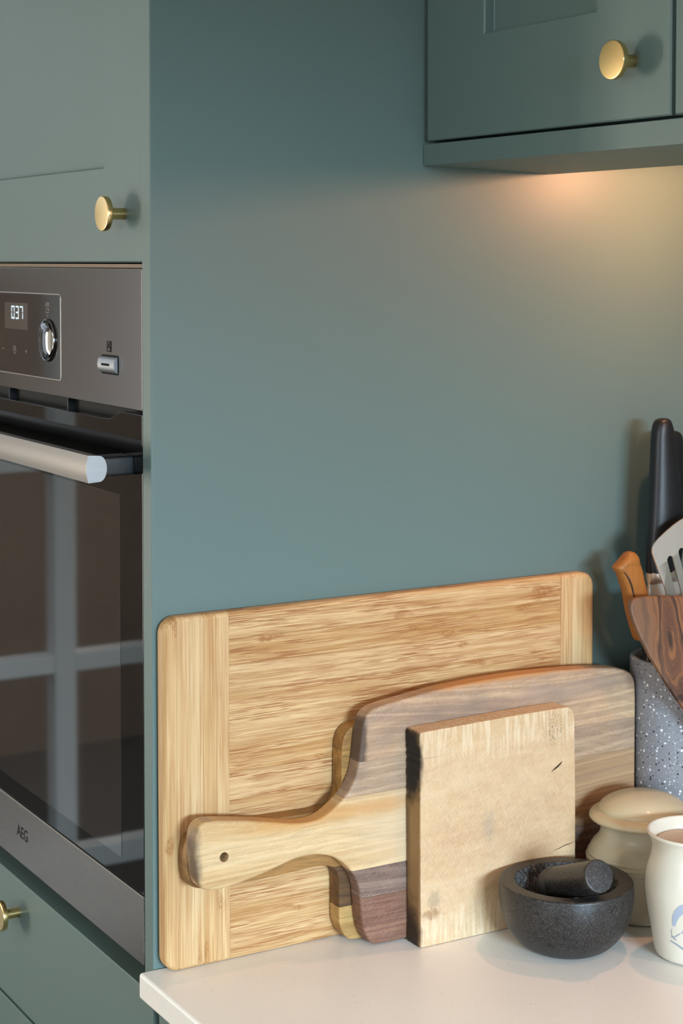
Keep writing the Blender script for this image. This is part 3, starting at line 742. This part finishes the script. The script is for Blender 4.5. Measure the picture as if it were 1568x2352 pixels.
# ------------------------------------------------------------------ lidded stoneware jar
JC=(.1070,.4380)
j1=thing('lidded_jar',(JC[0],JC[1],0),'cream stoneware jar with a domed wide-brimmed lid, behind the mortar','jar')
jp=smoothprof([(0,.0006),(.034,.0006),(.0368,.0020),(.0380,.0080),(.0400,.0180),(.0445,.0310),(.0500,.0450),(.0507,.0530),(.0470,.0640),(.0395,.0715),(.0375,.0790),(.0385,.0860)],3)
jp=[(r+(.0007 if abs(h-.0535)<.0009 or abs(h-.0575)<.0009 else 0),h) for r,h in jp]
fine=[]
for a,b in zip(jp,jp[1:]):
    for k in range(3): fine.append((a[0]+(b[0]-a[0])*k/3,a[1]+(b[1]-a[1])*k/3))
fine=[(r+.0006*math.exp(-((h-.0505)/.0007)**2)+.0006*math.exp(-((h-.0542)/.0007)**2),h) for r,h in fine]
mk('jar_body',lathe(fine,(JC[0],JC[1],0),80),STONEW,j1,True,auto=60)
lp=smoothprof([(.0370,.0855),(.0385,.0858),(.0440,.0862),(.0480,.0885),(.0486,.0912),(.0455,.0945),(.0405,.0962)],3)+smoothprof([(.0400,.0966),(.0400,.0985),(.0360,.1035),(.0240,.1095),(.0110,.1120),(0,.1125)],3)
mk('lid',lathe(lp,(JC[0],JC[1],0),80),STONEL,j1,True,auto=50)
# ------------------------------------------------------------------ white jar with disc inside and painted leaves
WC=(.2040,.4150)
j2=thing('white_ceramic_jar',(WC[0],WC[1],0),'white glazed waisted jar with a blue brushed leaf, at the right edge','jar')
WP=smoothprof([(0,.0006),(.0300,.0006),(.0335,.0022),(.0350,.0090),(.0378,.0260),(.0412,.0450),(.0426,.0580),(.0418,.0720),(.0375,.0860),(.0362,.0940),(.0380,.1010),(.0410,.1055)],3)
rim=[(.0413,.1068),(.0408,.1078),(.0398,.1080),(.0389,.1073)]+smoothprof([(.0386,.1066),(.0345,.0980),(.0338,.0900),(.0360,.0800)],2)
mk('jar_body',lathe(WP+rim,(WC[0],WC[1],0),96),WHITEC,j2,True,auto=60)
mk('wax_disc',lathe([(0,.0988),(.0300,.0986),(.0330,.0983),(.0337,.0975),(.0337,.0950),(0,.0950)],(WC[0],WC[1],0),64),WAX,j2,True,auto=50)
mk('wick',tube([(WC[0]+.001,WC[1]+.003,.0984),(WC[0]+.001,WC[1]+.0035,.1000),(WC[0],WC[1]+.005,.1004)],.0006,8),DK,j2,True)
def rad_at(h):
    for a,b in zip(WP,WP[1:]):
        if a[1]<=h<=b[1]: return a[0]+(b[0]-a[0])*(h-a[1])/max(1e-9,b[1]-a[1])
    return .04
# angle that faces the camera, measured at the jar's axis
fa=math.atan2(CAM.y-WC[1],CAM.x-WC[0])
def stroke(pts,wd,m,name='painted_leaf'):
    """pts (s,h): s metres around from the camera-facing side (+ = right), h height"""
    bm=bmesh.new(); P=pts
    for _ in range(2):
        Q=[P[0]]
        for a,b in zip(P,P[1:]): Q+= [(a[0]*.75+b[0]*.25,a[1]*.75+b[1]*.25),(a[0]*.25+b[0]*.75,a[1]*.25+b[1]*.75)]
        P=Q+[P[-1]]
    n=len(P); rows=[]
    for i,(s,h) in enumerate(P):
        a=P[max(0,i-1)]; b=P[min(n-1,i+1)]; d=Vector((b[0]-a[0],b[1]-a[1])).normalized(); nn=Vector((-d.y,d.x))
        t=i/(n-1); k=t*(len(wd)-1); k0=min(int(k),len(wd)-2); ww=wd[k0]+(wd[k0+1]-wd[k0])*(k-k0)
        row=[]
        for q in (-1,-.5,0,.5,1):
            ss=s+nn.x*ww*q; hh=h+nn.y*ww*q; r=rad_at(hh)+.00022; an=fa+ss/.042
            row.append(bm.verts.new((WC[0]+r*math.cos(an),WC[1]+r*math.sin(an),hh)))
        rows.append(row)
    for A,B in zip(rows,rows[1:]):
        for q in range(4): bm.faces.new((A[q],A[q+1],B[q+1],B[q]))
    return mk(name,bm,m,j2,True)
stroke([(-.0190,.0360),(-.0170,.0450),(-.0120,.0520),(-.0040,.0560),(.0040,.0570)],[.0009,.0026,.0036,.0034,.0012],BLUEP)
stroke([(-.0120,.0310),(-.0060,.0345),(.0010,.0385),(.0100,.0400)],[.0004,.0018,.0022,.0006],BLUEP)
stroke([(-.0225,.0255),(-.0190,.0262),(-.0130,.0305)],[.0003,.0005,.0003],BLUED,'painted_stem')
stroke([(-.0215,.0330),(-.0220,.0270),(-.0190,.0245),(-.0170,.0240)],[.0003,.0004,.0007,.0004],BLUED,'painted_stem')
stroke([(-.0240,.0220),(-.0170,.0200),(-.0110,.0170),(-.0080,.0150)],[.0005,.0008,.0009,.0003],BLUED,'painted_stem')
# ------------------------------------------------------------------ terrazzo utensil pot
CC=(.0575,.5270); CR=.0495; CH=.2180
cr=thing('utensil_pot',(CC[0],CC[1],0),'tall grey terrazzo pot with black and white flecks, holding the utensils','pot')
mk('pot_body',lathe([(0,.0004),(.044,.0004),(.0470,.0012),(.0485,.004),(CR,.012),(CR,CH-.003),(CR-.0006,CH-.0012),(CR-.0018,CH-.0003),(CR-.003,CH),(CR-.0045,CH-.0006),(CR-.0052,CH-.002),(CR-.0052,.010),(0,.010)],(CC[0],CC[1],0),96),TERR,cr,True,auto=50)
# knives standing handle-up
def loft(rows,xc,e=2.4,n=28,sub=4):
    """rows (z,y0,y1,thickness): smooth body with super-elliptic sections, centred on x=xc"""
    R_=[]
    for i in range(len(rows)-1):
        p0=rows[max(0,i-1)];p1=rows[i];p2=rows[i+1];p3=rows[min(len(rows)-1,i+2)]
        for k in range(sub):
            t=k/sub; R_.append([.5*((2*b)+(c-a)*t+(2*a-5*b+4*c-d)*t*t+(-a+3*b-3*c+d)*t**3) for a,b,c,d in zip(p0,p1,p2,p3)])
    R_.append(list(rows[-1])); bm=bmesh.new(); rg=[]
    for z,y0,y1,t in R_:
        yc=(y0+y1)/2; h=max(.0002,(y1-y0)/2); ring=[]; t=max(.0003,t)
        for k in range(n):
            a=2*math.pi*k/n; c=math.cos(a); s_=math.sin(a)
            ring.append(bm.verts.new((xc+math.copysign(abs(s_)**(2/e),s_)*t/2,yc+math.copysign(abs(c)**(2/e),c)*h,z)))
        rg.append(ring)
    for A,B in zip(rg,rg[1:]):
        for k in range(n): j=(k+1)%n; bm.faces.new((A[k],A[j],B[j],B[k]))
    bm.faces.new(rg[0][::-1]); bm.faces.new(rg[-1]); return bm
def plate_yz(outline,xc,t,m,name,parent,r=.001,tilt=0,step=.003,ck=2,auto=40,seg=4):
    o=resample(chaikin(outline,ck),step) if ck else outline
    return mk(name,slab(o,xc+t/2,t,tilt,r,r,seg=seg),m,parent,True,auto=auto)
k1=thing('chef_knife',(.050,.515,.012),'black-handled knife standing handle-up in the pot, nearest of the two','knife')
mk('handle',loft([(.4457,.5070,.5100,.004),(.4450,.5030,.5125,.011),(.4425,.4990,.5150,.0155),(.4360,.4966,.5175,.018),(.4256,.4953,.5193,.019),(.3967,.4940,.5243,.021),(.3678,.4926,.5292,.023),(.3480,.4915,.5325,.024),(.3400,.4910,.5305,.023),(.3320,.4906,.5262,.021),(.3210,.4902,.5228,.019),(.3060,.4898,.5205,.018),(.2990,.4898,.5200,.018)],.050,2.3),KHAND,k1,True,auto=60)
mk('bolster',loft([(.2995,.4904,.5205,.0165),(.2960,.4904,.5212,.0165),(.2925,.4904,.5230,.0150),(.2895,.4906,.5260,.0100),(.2880,.4908,.5290,.0050)],.050,3),USTEEL,k1,True,auto=60)
plate_yz([(.4908,.2900),(.5400,.2900),(.5400,.20),(.5330,.10),(.517,.020),(.505,.014),(.4960,.030),(.4908,.15)],.050,.0035,USTEEL,'blade',k1,r=.0006,ck=0)
k2=thing('chef_knife',(.030,.535,.012),'black-handled knife half hidden behind the nearer knife','knife')
mk('handle',loft([(.4308,.5330,.5370,.004),(.4298,.5260,.5440,.011),(.4270,.5215,.5490,.0145),(.4210,.5190,.5515,.016),(.3988,.5180,.5525,.017),(.3600,.5172,.5530,.018),(.3217,.5180,.5530,.017),(.2950,.5195,.5490,.015)],.026,2.3),KHAND,k2,True,auto=60)
plate_yz([(.5200,.2960),(.5480,.2960),(.5440,.10),(.535,.020),(.528,.014),(.5210,.03)],.026,.003,USTEEL,'blade',k2,r=.0006)
# curved orange-brown wooden handle with a split and a steel ferrule
wh=thing('wooden_handled_tool',(.056,.502,.015),'orange-brown curved wooden handle with a dark slit, leftmost in the utensil pot','kitchen tool')
ORW=wood('orange_olive_handle',[(.3,'#8f5426'),(.5,'#a5692f'),(.72,'#b37637')],14,70,71,'z',.15,.01,.42,bump=.08)
ORW2=wood('orange_end_grain',[(.3,'#b5713f'),(.7,'#c17e49')],14,70,74,'z',.08,.01,.45,bump=.05)
WR=[(.3238,.4585,.4610,.004),(.3222,.4552,.4642,.011),(.3180,.4510,.4675,.0150),(.3135,.4452,.4692,.0155),(.3108,.4414,.4702,.0150),(.3085,.4420,.4712,.0155),(.3037,.4458,.4728,.016),(.2960,.4496,.4745,.017),(.2860,.4535,.4775,.0172),(.2692,.4574,.4818,.017),(.2565,.4612,.4842,.016),(.2470,.4645,.4836,.014),(.2410,.4672,.4800,.012),(.2388,.4690,.4775,.010)]
mk('handle',loft(WR,.060,3.2),ORW,wh,True,auto=60)
def wsurf(y,z):
    for a_,b_ in zip(WR,WR[1:]):
        if a_[0]>=z>=b_[0]:
            f=(a_[0]-z)/(a_[0]-b_[0]); y0=a_[1]+(b_[1]-a_[1])*f; y1=a_[2]+(b_[2]-a_[2])*f; t=a_[3]+(b_[3]-a_[3])*f
            return .060+t/2*max(0,1-abs((y-(y0+y1)/2)/((y1-y0)/2))**3.2)**(1/3.2)
sl=[(.4470,.3068),(.4498,.3040),(.4528,.2995),(.4558,.2930),(.4582,.2850),(.4602,.2760),(.4625,.2660),(.4650,.2580)]
mk('slit',tube([(wsurf(y,z)+.00005,y,z) for y,z in sl],[.0003,.0006,.0009,.0009,.0008,.0007,.0005,.0003],8),DK,wh,True)
mk('ferrule',lathe([(0,0),(.0052,0),(.0056,.001),(.0056,.007),(.0050,.0085),(0,.0085)],(.0577,.4850,.2275),32,axis=(-.03,-.25,1)),CHROME,wh,True)
mk('shank',tube([(.0575,.4815,.2420),(.0577,.4845,.2320),(.0578,.4890,.218),(.058,.500,.14),(.058,.510,.014)],[.004,.0038,.003,.003,.003],14),BLACKPL,wh,True)
# slotted turner: plate with two visible slots, bent near its neck
tu=thing('slotted_turner',(.085,.53,.03),'brushed steel slotted turner leaning out of the pot','spatula')
U0=Vector((.4677,.3264)); ud=Vector((.4984-.4677-.0,-.0470)).normalized()  # along the left edge, downwards
ud=Vector((.42,-.907)); un=Vector((.907,.42))                                # across the head, to the right
def T(a,b): return (U0.x+un.x*a+ud.x*b, U0.y+un.y*a+ud.y*b)
TW=.078
def turner():
    bm=bmesh.new(); xf=.0815; t=.0014
    out=[T(a,b) for a,b in [(0,.004),(.0008,.0005),(.0035,-.0035),(.012,-.0062),(.028,-.0085),(TW/2,-.0092),(TW-.028,-.0085),(TW-.012,-.0062),(TW-.0035,-.0035),(TW-.0008,.0005),(TW,.004),(TW,.05),(TW-.004,.080),(TW/2+.012,.100),(TW/2-.012,.100),(.004,.080),(0,.05)]]
    out=resample(chaikin(out,2),.003)
    if area2(out)<0: out=out[::-1]
    loops=[out]
    for i in range(4):
        ca=.0165+i*.0150; w_=.0036; L=[]
        for k in range(9): an=math.pi*k/8; L.append(T(ca-w_*math.cos(an),.0185-w_*math.sin(an)))
        for k in range(9): an=math.pi*k/8; L.append(T(ca+w_*math.cos(an),.064+w_*math.sin(an)))
        if area2(L)>0: L=L[::-1]
        loops.append(L)
    def X(p):   # bend: below the bend line the plate leans back towards the pot
        b=(p[0]-U0.x)*ud.x+(p[1]-U0.y)*ud.y
        return xf+ (0 if b<.040 else -(b-.040)*.30)
    es=[];F=[];B=[]
    for L in loops:
        f=[bm.verts.new((X(p),p[0],p[1])) for p in L]; b=[bm.verts.new((X(p)-t,p[0],p[1])) for p in L]
        for i in range(len(L)):
            j=(i+1)%len(L); bm.faces.new((f[i],f[j],b[j],b[i]))
        F.append(f);B.append(b)
    for side in (F,B):
        es=[bm.edges.get((L[i],L[(i+1)%len(L)])) for L in side for i in range(len(L))]
        bmesh.ops.triangle_fill(bm,use_beauty=True,edges=es)
    return bm
mk('blade',turner(),USTEEL,tu,True,auto=25)
nk=T(TW/2,.098)
mk('neck',tube([(.0630,nk[0]-.002,nk[1]+.006),(.0620,nk[0]+.003,nk[1]-.012),(.068,.545,.18),(.075,.5400,.03)],[.0055,.0045,.004,.004],12,.5,(1,0,0)),USTEEL,tu,True)
# broad olive-wood spatula in front of the pot
ol=thing('olive_wood_spatula',(.155,.520,0),'broad dark-grained olive wood spatula in front of the terrazzo pot','spatula')
def olive(g,col):
    return col
g=NB('olive_wood')
# ring-like figure around a knot, stretched along the blade
v=g.mp(scale=(1,55,17),loc=(0,.0508*55,-.2488*17)); l=g.N('VectorMath',operation='LENGTH')
nz=g.noise(g.mp(scale=(20,30,14)),1,3); 
sp=g.N('SeparateXYZ'); g.L(v,sp.inputs[0]); cb=g.N('CombineXYZ'); g.L(sp.outputs[1],cb.inputs[1]); g.L(sp.outputs[2],cb.inputs[2]); g.L(cb.outputs[0],l.inputs[0])
d=g.mth('ADD',l.outputs['Value'],g.mth('MULTIPLY',nz,1.9))
rg=g.N('TexNoise',noise_dimensions='1D'); rg.inputs['Scale'].default_value=2.1; rg.inputs['Detail'].default_value=4; g.L(d,rg.inputs['W'])
c=g.ramp(rg.outputs['Fac'],[(.36,'#38241b'),(.45,'#5f3f2c'),(.54,'#8a5b38'),(.64,'#6d4731'),(.72,'#4a3125')])
k=g.ramp(l.outputs['Value'],[(.10,1.0),(.24,0.0)]); c=g.mix(k,c,'#3d2a20')
k=g.blob((-.03,-.088,.25),(.2,.024,.09),.5,.3,30); c=g.mix(g.mth('MULTIPLY',k,.72),c,'#745741')
g.L(c,g.p.inputs['Base Color']); g.p.inputs['Roughness'].default_value=.5; OLV=g.m
OL=[(.4290,.2830),(.4314,.2872),(.4418,.2890),(.4671,.2875),(.4915,.2845),(.5079,.2820),(.5283,.2765),(.5351,.2665),(.538,.2523),(.5356,.2288),(.5294,.202),(.5260,.1753),(.5258,.1326),(.5293,.0150),(.5250,.0004),(.5160,.0004),(.5118,.0150),(.5060,.1313),(.4931,.1598),(.4757,.187),(.4659,.1997),(.4557,.2163),(.4437,.2368),(.4361,.253),(.4307,.267),(.4282,.2770)]
mk('blade',slab(resample(chaikin(OL,2),.003),.1565,.0060,-.2,.0016,.0016,seg=3),OLV,ol,True,auto=50)
